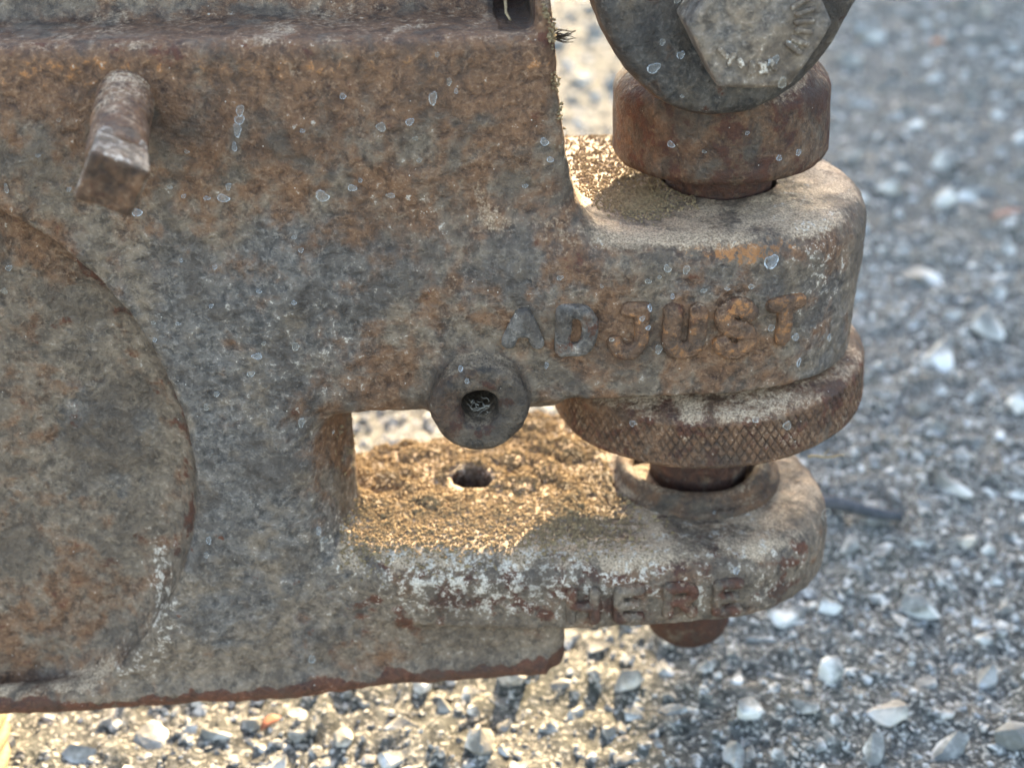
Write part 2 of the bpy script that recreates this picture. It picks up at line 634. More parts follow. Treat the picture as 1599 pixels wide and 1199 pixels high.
UPPER = [(-34, 6), (-14, 2.5), (2, 0.2), (12, -2.4), (16, -3)] + arc(LX, LY, LR, -90, 90, 26) + [(-34, 50.2)]
LOWER = [(-38, 6.0), (-27, 1.0), (-14, -2.2), (0, -4.8), (15, -6)] + arc(36.0, 20.5, 26.2, -90, 0, 14) + arc(36.0, 24.0, 26.2, 0, 90, 14) + [(5, 50.5), (-20, 42), (-38, 38)]


def casting_field(lo, hi, h):
    ax, ay, az = axes(lo, hi, h)
    x = ax[:, None, None].astype(np.float32)
    y = ay[None, :, None].astype(np.float32)
    z = az[None, None, :].astype(np.float32)
    # main plate
    px = np.maximum(x - (6.0 + 0.17 * np.clip(56 - z, 0, 24)), -178 - x)
    zb = -61.8 + 0.022 * np.maximum(x, -110)
    pz = np.maximum(z - 57.2, zb - z)
    py = np.maximum(-y, y - 17)
    d = rounded(rounded(px, pz, 3.0), py, np.where(z > 40, 2.2, 3.4).astype(np.float32))
    # round dished recess
    rr = np.sqrt((x + 109.3) ** 2 + (z + 13.1) ** 2)
    dish = rounded(rr - 56.6, np.maximum(-8 - y, y - (9.0 - 2.5 * np.clip((-20 - z) / 40, 0, 1))), 7.0)
    d = smax(d, -dish, 0.7)
    # bead along the lower edge
    bead = np.sqrt((y - 1.6) ** 2 + (z - (zb + 2.7)) ** 2) - 2.9
    bead = np.maximum(bead, np.maximum(x - 6.5, -178 - x))
    d = smin(d, bead, 2.0)
    # window between the two lugs
    left = -33.5 + 0.52 * np.clip(y, 0, 40)
    cut = smax(np.maximum(left - x, x - 30), np.maximum(z + 6.4, -36 - z), 5.0)
    d = smax(d, -cut, 6.0)
    # upper lug
    p2 = poly2(ax[:, None], ay[None, :], UPPER)[:, :, None].astype(np.float32)
    topz = 25.6 + 0.02 * (y - 24) + 0.5 * np.exp(-((y - 26) / 20) ** 2)
    q = np.maximum(z - topz, -2.5 - z)
    lug = rounded(p2, q, np.where(z > 10, 5.0, 1.2).astype(np.float32))
    d = smin(d, lug, (3.0 + 7.0 * np.clip((z - 1) / 16, 0, 1)).astype(np.float32))
    # lower lug
    p2 = poly2(ax[:, None], ay[None, :], LOWER)[:, :, None].astype(np.float32)
    q = np.maximum(z + 33.6, -47.6 - z)
    lug = rounded(p2, q, np.where(z > -41, 5.4, 1.6).astype(np.float32))
    d = smin(d, lug, (2.2 + 4.5 * np.clip((z + 47) / 10, 0, 1)).astype(np.float32))
    # small eye with its blind hole
    e = rounded(np.sqrt((x + 5.6) ** 2 + (z + 1.8) ** 2) - 8.1, np.maximum(-5.0 - y, y - 13), 1.6)
    d = smin(d, e, 2.2)
    d = smax(d, -rounded(np.sqrt((x + 5.6) ** 2 + (z + 1.9) ** 2) - 3.1 - 0.25 * np.clip(-3.6 - y, 0, 2), np.maximum(-9 - y, y - 9), 0.3), 0.6)
    # wall behind the top ledge, with a notch at its right end
    wl = rounded(np.maximum(x - (6.6 - 0.05 * (z - 57)), -178 - x), np.maximum(np.maximum(16.5 - y + 0.15 * (z - 57), y - 38), np.maximum(50 - z, z - 72)), 1.0)
    d = smin(d, wl, 4.0)
    d = smin(d, rounded(np.maximum(3.6 - x, x - 6.4 + 0.05 * (z - 57)), np.maximum(np.maximum(1.8 - y, y - 30), np.maximum(40 - z, z - 72)), 0.8), 1.5)
    d = smax(d, -rounded(np.maximum(-1.2 - x, x - 4.0), np.maximum(np.maximum(5 - y, y - 33), np.maximum(56.4 - z, z - 90)), 0.6), 0.8)
    # bores
    d = np.maximum(d, -(np.sqrt((x + 5.6) ** 2 + (y - 25.5) ** 2) - 3.7 + 0 * z + 100 * (z > -20) + 100 * (z < -45)))
    d = np.maximum(d, -np.maximum(np.sqrt((x - UX) ** 2 + (y - UY) ** 2) - 9.7, 0 - z))
    return d


lo, hi, hv = (-179.5, -9.0, -68.0), (68.0, 54.0, 74.0), 0.5
v = casting_field(lo, hi, hv)
V, F = surface_nets(v, lo, hv)
del v
V, N = rough_up(V, F, [(22, 0.55), (7, 0.22), (2.6, 0.16), (1.2, 0.13)], 5)
# worn nicks along the right-hand edge of the plate
me = np_mesh('casting', V, F)
up = np.clip(N[:, 2], 0, 1)
front = np.clip(-N[:, 1], 0, 1)
G = lambda *a: gauss(V, *a)
big = fbm(V, 30, 3, 77)
mid = fbm(V, 9, 2, 55)
inrec = (np.hypot(V[:, 0] + 109.3, V[:, 2] + 13.1) < 56.2) & (V[:, 1] < 9)
rust = 0.36 + 0.26 * big + 0.25 * G(450, 110, 900, 70) + 0.2 * G(350, 300, 260, 120) + 0.25 * G(560, 360, 90, 60) + 0.22 * G(600, 620, 160, 50) \
    + 0.18 * G(780, 160, 160, 130) + 0.22 * G(1100, 520, 190, 45) - 0.25 * G(420, 520, 180, 150) - 0.2 * G(400, 880, 160, 150) + 0.20 * inrec - 0.3 * G(90, 350, 120, 50) * (1 - inrec) + 0.25 * G(850, 505, 140, 60) \
    + 0.25 * G(520, 740, 60, 70)
blue = 0.20 + 0.22 * mid + 0.52 * G(430, 520, 210, 190) + 0.42 * G(800, 430, 120, 60) + 0.40 * G(1150, 590, 300, 35) + 0.35 * G(1130, 440, 190, 30) \
    - 0.5 * G(745, 630, 90, 70) + 0.50 * G(400, 900, 180, 160) + 0.3 * G(1290, 480, 60, 90) + 0.2 * G(820, 520, 50, 40) - 0.30 * inrec + 0.3 * G(560, 400, 120, 120) + 0.3 * G(330, 640, 60, 240) - 0.3 * G(840, 520, 150, 50)
pale = 0.10 + 0.08 * big + 0.44 * G(720, 910, 190, 75, -4) + 0.30 * G(1180, 910, 110, 60, -4) + 0.22 * G(960, 900, 140, 60, -4) + 0.52 * G(252, 950, 28, 95) + 0.42 * G(205, 1035, 36, 30) \
    + 0.30 * G(1280, 430, 60, 110) + 0.2 * G(640, 330, 60, 40) + 0.14 * G(420, 560, 220, 150) + 0.2 * G(520, 850, 70, 50) + 0.18 * G(740, 1000, 90, 30)
dust = 0.0 + (0.62 - 0.3 * (V[:, 2] > 50)) * np.clip((up - 0.35) / 0.5, 0, 1) + 0.30 * G(790, 340, 140, 60) + 0.1 * G(740, 500, 120, 90)
rdist = np.hypot(V[:, 0] + 109.3, V[:, 2] + 13.1)  # grime and red rings below also paint occlusion shade inside the recess rim
red = 0.02 + 0.28 * inrec * np.exp(-((rdist - 55.0) / 3.0) ** 2) * np.clip((V[:, 2] + 45) / 20, 0, 1) + 0.12 * mid + 0.9 * np.clip((5.0 + 1.1 * mid + 0.8 * fbm(V, 3, 2, 91) - (V[:, 2] + 61.8 - 0.022 * np.maximum(V[:, 0], -110))) / 1.8, 0, 1) * (V[:, 1] < 5) + 0.46 * G(850, 905, 330, 75, -4) + 0.3 * G(1240, 930, 60, 60, -4) + 0.25 * G(450, 80, 700, 18) \
    + 0.2 * G(860, 150, 40, 150) + 0.15 * G(820, 420, 60, 40) + 0.25 * G(620, 960, 150, 40) + 0.12 * inrec + 0.3 * G(745, 630, 85, 65)
orange = 0.02 + 0.10 * big + 0.3 * G(430, 105, 520, 30) + 0.16 * G(60, 110, 160, 50) + 0.30 * G(1060, 388, 190, 14) + 0.28 * G(1200, 386, 110, 25) + 0.2 * mid * G(1080, 390, 240, 20) + 0.25 * G(1160, 520, 80, 50) + 0.2 * G(860, 110, 40, 50) + 0.2 * G(1240, 870, 40, 50, -4) \
    + 0.10 * G(40, 620, 60, 60) - 0.05 * inrec
masks(me, (rust, pale, dust), (red, blue, orange))
grime_shade = 0.75 * inrec * np.exp(-((rdist - 55.8) / (1.2 + 2.4 * np.clip((V[:, 2] + 5) / 35, 0, 1))) ** 2) * np.clip((V[:, 2] + 40) / 20, 0.15, 1) \
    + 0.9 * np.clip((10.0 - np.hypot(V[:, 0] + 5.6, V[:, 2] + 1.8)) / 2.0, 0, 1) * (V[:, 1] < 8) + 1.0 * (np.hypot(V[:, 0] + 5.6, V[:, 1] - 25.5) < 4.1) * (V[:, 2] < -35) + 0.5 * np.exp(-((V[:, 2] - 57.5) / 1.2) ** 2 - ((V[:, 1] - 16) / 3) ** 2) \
    + 0.6 * ((V[:, 0] > -2.5) & (V[:, 2] > 55) & (V[:, 1] > 4))  # oily dirt on the eye, darker ledge crease; shade painted into bore and notch
at = me.attributes.new('grime_shade', 'FLOAT', 'POINT')
at.data.foreach_set('value', np.clip(grime_shade, 0, 1).astype(np.float32))
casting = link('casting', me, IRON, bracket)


# raised letters
def ellipse(cx, cz, rx, rz, a0, a1, n=12):
    return [(cx + rx * math.cos(R(a0 + (a1 - a0) * k / n)), cz + rz * math.sin(R(a0 + (a1 - a0) * k / n))) for k in range(n + 1)]


def glyph(ch, x0, x1, z0, z1, w):
    x0, x1, z0, z1 = x0 + w, x1 - w, z0 + w, z1 - w
    cx, cz, rx, rz = (x0 + x1) / 2, (z0 + z1) / 2, (x1 - x0) / 2, (z1 - z0) / 2
    if ch == 'A':
        return [[(x0, z0), (cx - 0.2, z1)], [(cx + 0.2, z1), (x1, z0)], [(x0 + rx * 0.45, z0 + rz * 0.75), (x1 - rx * 0.45, z0 + rz * 0.75)]]
    if ch == 'D':
        return [[(x0, z0), (x0, z1)], [(x0, z1), (cx, z1)] + ellipse(cx, cz, rx, rz, 80, -80) + [(x0, z0)]]
    if ch == 'J':
        return [[(cx - rx * 0.1, z1), (x1, z1), (x1, z0 + rx)] + ellipse(cx, z0 + rx, rx, rx, 0, -168)]
    if ch == 'U':
        return [[(x0, z1), (x0, z0 + rx)] + ellipse(cx, z0 + rx, rx, rx, 180, 360) + [(x1, z1)]]
    if ch == 'S':
        return [ellipse(cx, cz + rz * 0.5, rx, rz * 0.5, 20, 270, 10) + ellipse(cx, cz - rz * 0.5, rx, rz * 0.5, 90, -160, 10)]
    if ch == 'T':
        return [[(x0, z1), (x1, z1)], [(cx, z1), (cx, z0)]]
    if ch == 'H':
        return [[(x0, z0), (x0, z1)], [(x1, z0), (x1, z1)], [(x0, cz), (x1, cz)]]
    if ch == 'E':
        return [[(x1, z1), (x0, z1), (x0, z0), (x1, z0)], [(x0, cz), (x1 - rx * 0.4, cz)]]
    if ch == 'R':
        return [[(x0, z0), (x0, z1), (cx, z1)] + ellipse(cx, cz + rz * 0.5, rx, rz * 0.5, 80, -80, 8) + [(x0, cz)], [(cx, cz), (x1, z0)]]


def letter(ch, x0, x1, z0, z1, w, plan, cx, cy, cr, height, h=0.3, lean=0.0, soft=0.8, wear=(0.3, 0.1, 0), tone=(0.1, 0.2, 0.05), seed=0):
    """x is measured along the front of the lug, so letters follow it round the corner"""
    strokes = glyph(ch, x0, x1, z0, z1, w)
    ang = max(0, x1 + 2 - cx) / cr
    xhi = cx + cr * math.sin(min(ang, 1.5)) + 2.5 if x1 + 2 > cx else x1 + 2
    xlo = min(x0 - 2, cx + cr * math.sin(max(0, x0 - 2 - cx) / cr) - 1 if x0 - 2 > cx else 1e9)
    ylo, yhi = cy - cr - 2.5, cy - cr * math.cos(ang) + 3.0
    l, u = (xlo, ylo, z0 - 2.0), (xhi, yhi, z1 + 2.0)
    ax, ay, az = axes(l, u, h)
    X2, Y2 = np.meshgrid(ax, ay, indexing='ij')
    s = np.where(X2 <= cx, X2, cx + cr * np.arctan2(X2 - cx, np.maximum(cy - Y2, 1e-3)))
    z = az[None, None, :]
    dn = casting_field(l, u, h)
    d2 = segs2(s[:, :, None] + 0 * z, z + 0 * s[:, :, None], strokes) - w
    v = rounded(d2, np.maximum(dn - height, -1.4 - dn), soft)
    V, F = surface_nets(v, l, h)
    V[:, 1] -= 0.55 * vnoise(V, 22, 5) + 0.22 * vnoise(V, 7, 36)
    V, N = rough_up(V, F, [(2.4, 0.16), (1.1, 0.10)], seed)
    me = np_mesh('raised_letter', V, F)
    o = np.ones(len(V))
    mm_ = fbm(V, 5, 2, seed)
    masks(me, [wear[k] * o + 0.12 * mm_ for k in range(2)] + [wear[2] + 0.4 * np.clip(N[:, 2] - 0.3, 0, 1)], [tone[k] * o + 0.12 * mm_ for k in range(3)])
    return link('raised_letter', me, IRON, casting)


UA = (UPPER, LX, LY, LR)
letter('A', -1.9, 5.0, 7.4, 14.9, 1.15, *UA, 1.3, tone=(0.12, 0.85, 0.0), wear=(0.1, 0.12, 0), seed=1)
letter('D', 6.7, 13.6, 5.9, 15.6, 1.3, *UA, 1.3, tone=(0.25, 0.65, 0.05), wear=(0.2, 0.08, 0), seed=2)
letter('J', 15.0, 21.9, 5.4, 15.4, 1.25, *UA, 1.35, tone=(0.2, 0.0, 0.36), wear=(1.0, 0.05, 0), seed=3)
letter('U', 23.9, 31.2, 5.0, 15.0, 1.55, *UA, 1.35, tone=(0.2, 0.0, 0.36), wear=(1.0, 0.05, 0), seed=4)
letter('S', 32.2, 39.6, 4.6, 15.8, 1.55, *UA, 1.35, tone=(0.2, 0.0, 0.4), wear=(0.9, 0.0, 0), seed=5)
letter('T', 40.6, 47.8, 6.2, 15.2, 1.35, *UA, 1.35, tone=(0.2, 0.0, 0.36), wear=(1.0, 0.05, 0), seed=6)
LA = (LOWER, 36.0, 20.5, 26.2)
for ch, a, b, sd_ in (('H', 9.0, 14.9, 11), ('E', 17.2, 23.0, 12), ('R', 26.2, 32.6, 13), ('E', 35.0, 40.6, 14)):
    letter(ch, a, b, -45.2, -37.6, 0.95, *LA, 1.45, lean=5.4, tone=(0.50, 0.1, 0.2), wear=(0.5, 0.22, 0), seed=sd_)


# ------------------------------------------------------------------ turned parts
RUSTY = iron('dark_rusty_iron', gain=0.66, off=12.0)
def lathe(name, prof, cx, cy, seg, mat, parent, tilt=0.0, amps=((3, 0.12), (1.2, 0.08)), seed=0, step=0.45, wear=(0, 0, 0), tone=(0, 0, 0), knurl=None, dust_up=0.5, mk=None):
    """prof: (radius, height) from the top down"""
    pts = []
    for (r0, z0), (r1, z1) in zip(prof[:-1], prof[1:]):
        k = max(1, int(math.hypot(r1 - r0, z1 - z0) / step))
        pts += [(r0 + (r1 - r0) * t / k, z0 + (z1 - z0) * t / k) for t in range(k)]
    pts.append(prof[-1])
    pr = np.array(pts)
    a = np.arange(seg) * 2 * np.pi / seg
    rr = np.repeat(pr[:, 0][:, None], seg, 1)
    zz = np.repeat(pr[:, 1][:, None], seg, 1)
    A = np.repeat(a[None], len(pr), 0)
    if knurl:
        z0, z1, count, depth = knurl
        inside = np.clip(np.minimum(zz - z0, z1 - zz) / 0.5, 0, 1) * (rr > pr[:, 0].max() - 0.4)
        rad = pr[:, 0].max()
        u1 = (A * count / (2 * np.pi) + (zz - z0) / (2 * np.pi * rad / count) * 0.62) % 1.0
        u2 = (A * count / (2 * np.pi) - (zz - z0) / (2 * np.pi * rad / count) * 0.62) % 1.0
        groove = np.minimum(np.abs(u1 - 0.5), np.abs(u2 - 0.5)) * 2
        gv = inside * np.clip(1 - groove / 0.40, 0, 1) * np.clip(0.75 + 0.8 * fbm(np.stack([rr * np.cos(A), rr * np.sin(A), zz], 2).reshape(-1, 3), 6, 2, 61).reshape(rr.shape), 0.1, 1)
        rr = rr - depth * gv
    V = np.stack([rr * np.cos(A), rr * np.sin(A), zz], 2).reshape(-1, 3)
    n, m = len(pr), seg
    i = np.arange(n - 1)[:, None] * m
    j = np.arange(m)[None, :]
    F = np.stack([(i + j), (i + m + j), (i + m + (j + 1) % m), (i + (j + 1) % m)], 2).reshape(-1, 4)
    zc = pr[:, 1].mean()
    t = R(tilt)                                        # the part sits a little askew on its stud
    x, z = V[:, 0].copy(), V[:, 2] - zc
    V[:, 0] = x * math.cos(t) - z * math.sin(t) + cx
    V[:, 2] = x * math.sin(t) + z * math.cos(t) + zc
    V[:, 1] += cy
    V, N = rough_up(V, F, amps, seed)
    me = np_mesh(name, V, F)
    o = np.ones(len(V))
    b = 0.14 * fbm(V, 7, 2, seed + 3)
    w_ = [wear[0] + b, wear[1] + b, wear[2] + dust_up * np.clip((N[:, 2] - 0.25) / 0.5, 0, 1)]
    t_ = [tone[0] + b, tone[1] - b, tone[2] + b * 0.7]
    if mk:
        mk(V, N, w_, t_)
    if knurl:                                          # dirt packed in the grooves, ridges rubbed brighter
        q = gv.ravel()
        at = me.attributes.new('grime_shade', 'FLOAT', 'POINT')
        at.data.foreach_set('value', (0.8 * q).astype(np.float32))
        w_[2] = w_[2] + 0.22 * inside.ravel() * (1 - q)
    masks(me, w_, t_)
    return link(name, me, mat, parent)


KN = lambda V, N, w_, t_: w_.__setitem__(1, w_[1] + 0.16 * np.exp(-((V[:, 0] - 42) / 9) ** 2 - ((V[:, 1] + 2) / 8) ** 2) + 0.15 * np.exp(-((V[:, 0] - 22) / 5) ** 2))
lathe('adjusting_wheel', [(9.5, -3.2), (19, -3.4), (24, -4.4), (27.2, -5.6), (28.0, -6.3), (28.6, -7.1), (28.6, -14.6), (28.2, -15.4), (26.8, -16.1), (22, -16.9), (13.5, -17.3), (12.6, -18), (12.4, -21.6), (11.6, -22.4), (9, -22.6)],
      UX, UY, 1624, IRON, bracket, tilt=4.2, seed=21, step=0.3, wear=(0.8, 0.02, 0.0), tone=(0.34, 0.0, 0.14), knurl=(-14.9, -6.9, 116, 0.36), amps=((9, 0.2), (2.2, 0.08)), mk=KN)
lathe('stud', [(0.2, 36), (9.2, 36), (9.2, -49), (8.6, -50), (8.6, -67.5), (7.8, -69.8), (5.6, -71.9), (2.8, -72.9), (0.2, -73.1)], UX, UY, 140, RUSTY, bracket, seed=23,
      wear=(0.75, 0.0, 0.0), tone=(0.75, 0.0, 0.05), amps=((2.5, 0.06),), step=0.7)
lathe('collar', [(9.4, 30.6), (9.4, 50), (13.6, 49.2), (14.4, 47.4), (16.9, 44.6), (17.7, 43.6), (18.1, 42.4), (18.2, 32.2), (17.6, 31.1), (16.8, 30.8), (9.6, 30.6)], UX - 0.6, UY, 260, RUSTY, bracket, tilt=2.2, seed=25,
      wear=(0.7, 0.0, 0.0), tone=(0.42, 0.1, 0.02), amps=((6, 0.16), (2.0, 0.09)))
prof = [(11.4, -34.2), (11.3, -32.2), (11.8, -30.8), (12.7, -30.1), (13.6, -30.2), (14.4, -31.0), (14.7, -32.0), (15.1, -32.5), (15.9, -32.6), (16.4, -33.2), (16.5, -34.0), (16.2, -34.8)]
lathe('ring_washer', prof, UX - 1.0, UY, 220, RUSTY, bracket, tilt=2.0, seed=27, wear=(0.7, 0.08, 0.05), tone=(0.15, 0.0, 0.10), amps=((4, 0.2), (1.3, 0.08)), dust_up=0.42)


# ------------------------------------------------------------------ link eye, hexagon bolt, set screw
def field_part(name, fn, lo, hi, h, amps, seed, parent, wear, tone, mat=None, dust_up=0.3, mk=None, grime_shade=None):
    ax, ay, az = axes(lo, hi, h)
    v = fn(ax[:, None, None], ay[None, :, None], az[None, None, :])
    V, F = surface_nets(v, lo, h)
    V, N = rough_up(V, F, amps, seed)
    me = np_mesh(name, V, F)
    b = 0.14 * fbm(V, 7, 2, seed + 3)
    w_ = [wear[0] + b, wear[1] + b, wear[2] + dust_up * np.clip((N[:, 2] - 0.25) / 0.5, 0, 1)]
    t_ = [tone[0] + b, tone[1] - b, tone[2] + b * 0.7]
    if mk:
        mk(V, N, w_, t_)
    masks(me, w_, t_)
    if grime_shade:
        at = me.attributes.new('grime_shade', 'FLOAT', 'POINT')
        at.data.foreach_set('value', grime_shade(V, N).astype(np.float32))
    return link(name, me, mat or IRON, parent)


EX, EZ, ER = 31.8, 64.2, 19.9


def eye_fn(x, y, z):
    d = np.sqrt((x - EX) ** 2 + (z - EZ) ** 2) - ER - 0.5 * np.sin(3 * np.arctan2(z - EZ, x - EX))
    arm = np.maximum(np.abs(x - EX - 3) - 17, np.maximum(EZ - z, z - 104))
    d = smin(d, arm, 6)
    d = rounded(d, np.maximum(0.6 - y, y - 13.5), 2.6)
    neck = rounded(np.maximum(np.abs(x - UX + 3) - 8.5, np.maximum(46 - z, z - 62)), np.maximum(10 - y, y - 36), 3.0)
    d = smin(d, neck, 4)
    return d


EYEM = iron('dark_forged_iron', gain=0.5, off=9.0, bump=0.7)
eyem = lambda V, N, w_, t_: (w_.__setitem__(0, w_[0] + 0.5 * np.clip((EZ - 14.5 - V[:, 2]) / 5, 0, 1) * (N[:, 1] > -0.6)), t_.__setitem__(1, t_[1] + 0.1 * np.exp(-((V[:, 0] - 20) / 8) ** 2)))
field_part('link_eye', eye_fn, (9, -2, 42), (56, 38, 106), 0.6, [(8, 0.25), (2.4, 0.12), (1.2, 0.06)], 31, bracket, (0.12, 0.08, 0.0), (0.06, 0.62, 0.0), EYEM, mk=eyem)

HX, HZ, HR = 34.7, 60.1, 10.5
HROT = R(-1)


def hex_fn(x, y, z):
    xx, zz = x - HX, z - HZ
    d = -1e9
    for k in range(3):
        a = HROT + R(30 + 60 * k)
        d = np.maximum(d, np.abs(xx * math.cos(a) + zz * math.sin(a)) - HR * math.cos(R(30)))
    r = np.sqrt(xx ** 2 + zz ** 2)
    ch = (r - 8.75) * 0.52 - (y + 8.3) * 0.85           # chamfer of the head
    d = smax(d, np.maximum(-8.3 - y, y - 1.5), 0.5)
    d = smax(d, ch, 0.5)
    d = smax(d, -rounded(r - 7.9, np.maximum(-12 - y, y + 8.1), 0.2), 0.5)      # slightly hollow top
    return d


BOLTM = iron('grey_bolt_steel', gain=1.05, off=4.0, bump=0.5)
bolt = field_part('hex_bolt', hex_fn, (22, -10, 49), (47, 2, 74), 0.35, [(5, 0.08), (1.6, 0.04)], 35, bracket, (0.12, 0.22, 0.0), (0.08, 0.45, 0.0), BOLTM)


def mark_fn(x, y, z):
    d = 1e9
    xx, zz = x - HX, z - HZ
    bars = [(-34, 5.0, 7.2), (-22, 5.0, 7.4), (-8, 5.2, 7.2), (4, 5.0, 7.3), (17, 5.2, 7.3), (30, 5.0, 7.2)]
    for a, r0, r1 in bars:
        ca, sa = math.cos(R(a)), math.sin(R(a))
        u = xx * ca + zz * sa
        t = -xx * sa + zz * ca
        d = np.minimum(d, np.sqrt(np.clip(np.maximum(r0 - u, u - r1), 0, None) ** 2 + t ** 2) - 0.42)
    for (a0, r0), (a1, r1) in (((-150, 6.6), (-138, 6.4)), ((-133, 5.4), (-128, 6.8)), ((-120, 5.6), (-112, 6.2)), ((-100, 5.4), (-99, 6.9)), ((-86, 5.5), (-80, 6.7)), ((-80, 5.5), (-86, 6.7)), ((-70, 5.4), (-68, 6.8))):
        p, q = (r0 * math.cos(R(a0)), r0 * math.sin(R(a0))), (r1 * math.cos(R(a1)), r1 * math.sin(R(a1)))
        e = (q[0] - p[0], q[1] - p[1])
        t = np.clip(((xx - p[0]) * e[0] + (zz - p[1]) * e[1]) / (e[0] ** 2 + e[1] ** 2), 0, 1)
        d = np.minimum(d, np.sqrt((xx - p[0] - e[0] * t) ** 2 + (zz - p[1] - e[1] * t) ** 2) - 0.4)
    return rounded(d, np.maximum(-8.65 - y, y + 7.6), 0.25)


field_part('head_marking', mark_fn, (25.5, -9.3, 53), (43.5, -7.2, 70), 0.2, [(1.0, 0.08)], 36, bolt, (0.1, 0.35, 0.0), (0.05, 0.2, 0.0), BOLTM)

S0, S1 = np.array([-56.4, 3.0, 50.4]), np.array([-54.9, -24.6, 45.0])
SD = (S1 - S0) / np.linalg.norm(S1 - S0)
SU = np.cross(SD, [1, 0, 0])
SU /= np.linalg.norm(SU)
SV = np.cross(SD, SU)
SL = np.linalg.norm(S1 - S0)


def screw_uv(x, y, z):
    dx, dy, dz = x - S0[0], y - S0[1], z - S0[2]
    return [dx * q[0] + dy * q[1] + dz * q[2] for q in (SD, SU, SV)]


def shank_fn(x, y, z):
    t, a, b = screw_uv(x, y, z)
    r = np.sqrt(a * a + b * b) - 4.0 - 0.18 * np.sin(t * 2 * np.pi / 1.6) * (t < 13)
    return rounded(r, np.maximum(-t, t - (SL - 6)), 0.3)


def head_fn(x, y, z):
    t, a, b = screw_uv(x, y, z)
    c, s = math.cos(R(63)), math.sin(R(63))
    u_, v_ = a * c + b * s, -a * s + b * c
    k = 3.4 + 0.5 * np.clip((t - (SL - 9)) / 8, 0, 1)
    q = rounded(np.abs(u_) - k, np.abs(v_) - k, 0.5)
    q = rounded(q, np.maximum((SL - 9) - t, t - SL), 0.6)
    return smax(q, np.sqrt(a * a + b * b) - 4.4 - 0.34 * np.clip(t - (SL - 8.5), 0, 9), 0.6)


SCRM = iron('screw_iron', off=6.0, gain=1.05)
scr = field_part('set_screw', shank_fn, (-64, -25, 38), (-46, 4, 58), 0.4, [(3, 0.12), (1.3, 0.08)], 41, bracket, (0.7, 0.10, 0.10), (0.05, 0.0, 0.2), SCRM)
hm = lambda V, N, w_, t_: (w_.__setitem__(0, w_[0] + 0.5 * np.clip(-N[:, 1] * 2 - 1, 0, 1)), w_.__setitem__(1, w_[1] + 0.22 * np.clip(1 + N[:, 1] * 1.5, 0, 1)), t_.__setitem__(0, t_[0] + 0.15 * np.clip(-N[:, 1] * 2 - 1, 0, 1)), w_.__setitem__(1, w_[1] - 0.2 * np.clip(-N[:, 1] * 2 - 1, 0, 1)))
field_part('square_head', head_fn, (-63, -29, 37), (-46, -10, 56), 0.35, [(3, 0.15), (1.3, 0.09)], 43, scr, (0.4, 0.25, 0.1), (0.1, 0.0, 0.1), SCRM, mk=hm, grime_shade=lambda V, N: 0.95 * np.clip(-N[:, 1] * 3 - 1.6, 0, 1) * np.clip(0.75 + 0.8 * fbm(V, 3.5, 2, 9), 0, 1))

# ------------------------------------------------------------------ soil, crumbs and fibres
bpy.context.view_layer.update()
DG = bpy.context.evaluated_depsgraph_get()


def drop_on(px, py):
    hit, loc, nor, idx, ob, mat_ = SC.ray_cast(DG, Vector(CAM * MM), Vector(ray(px, py)).normalized())
    return (np.array(loc) / MM, np.array(nor), ob) if hit else None


SOIL = NT('dry_soil')
f = SOIL.noise(1.1, 4, 0.7)
ge = SOIL.n('ShaderNodeNewGeometry').outputs['Random Per Island']
SOIL.set(SOIL.b.inputs['Base Color'], SOIL.mix(SOIL.math('MULTIPLY', SOIL.math('ADD', f, ge), 0.5), (0.080, 0.050, 0.024), (0.38, 0.265, 0.135)))
SOIL.b.inputs['Roughness'].default_value = 0.95
SOIL = SOIL.m
grain = [stone_mesh(500 + k, False) for k in range(8)]
pp, ss = [], []
# on the lower lug, thick towards its back and left
for k in range(30000):
    x, y = rng.uniform(-30, 30), rng.uniform(-3, 50)
    dens = np.clip((y + 3) / 10, 0.15, 1) * np.clip((26 - x) / 14, 0.08, 1)
    if rng.random() > dens or math.hypot(x + 5.6, y - 25.5) < 4.5 or math.hypot(x - UX, y - UY) < 17.0:
        continue
    pp.append((x, y, 0))
    ss.append(rng.uniform(0.32, 0.85) * (1.6 if rng.random() < 0.12 else 1))
pp = np.array(pp)
ss = np.array(ss)
hit_z = np.full(len(pp), np.nan)
for k in range(len(pp)):
    h_, loc, *_r = casting.ray_cast(Vector((pp[k, 0] * MM, pp[k, 1] * MM, -0.010)), Vector((0, 0, -1)))
    if h_:
        hit_z[k] = loc.z / MM
ok = ~np.isnan(hit_z) & (hit_z > -40)
pp, ss = pp[ok], ss[ok]
pp[:, 2] = hit_z[ok] + np.clip(1.5 * vnoise(pp, 4.5, 8) + 0.9 * vnoise(pp, 2.0, 18) + 0.3, -0.1, 2.2) * np.clip((pp[:, 1] - 8) / 12, 0, 1) + ss * 0.1
link('soil_crust', joined('soil_crust', grain, pp, ss, rot_mats(len(pp)), rng.integers(0, 8, len(pp))), SOIL, None, 'stuff')['label'] = 'crust of dry sandy soil lying on the lower lug'
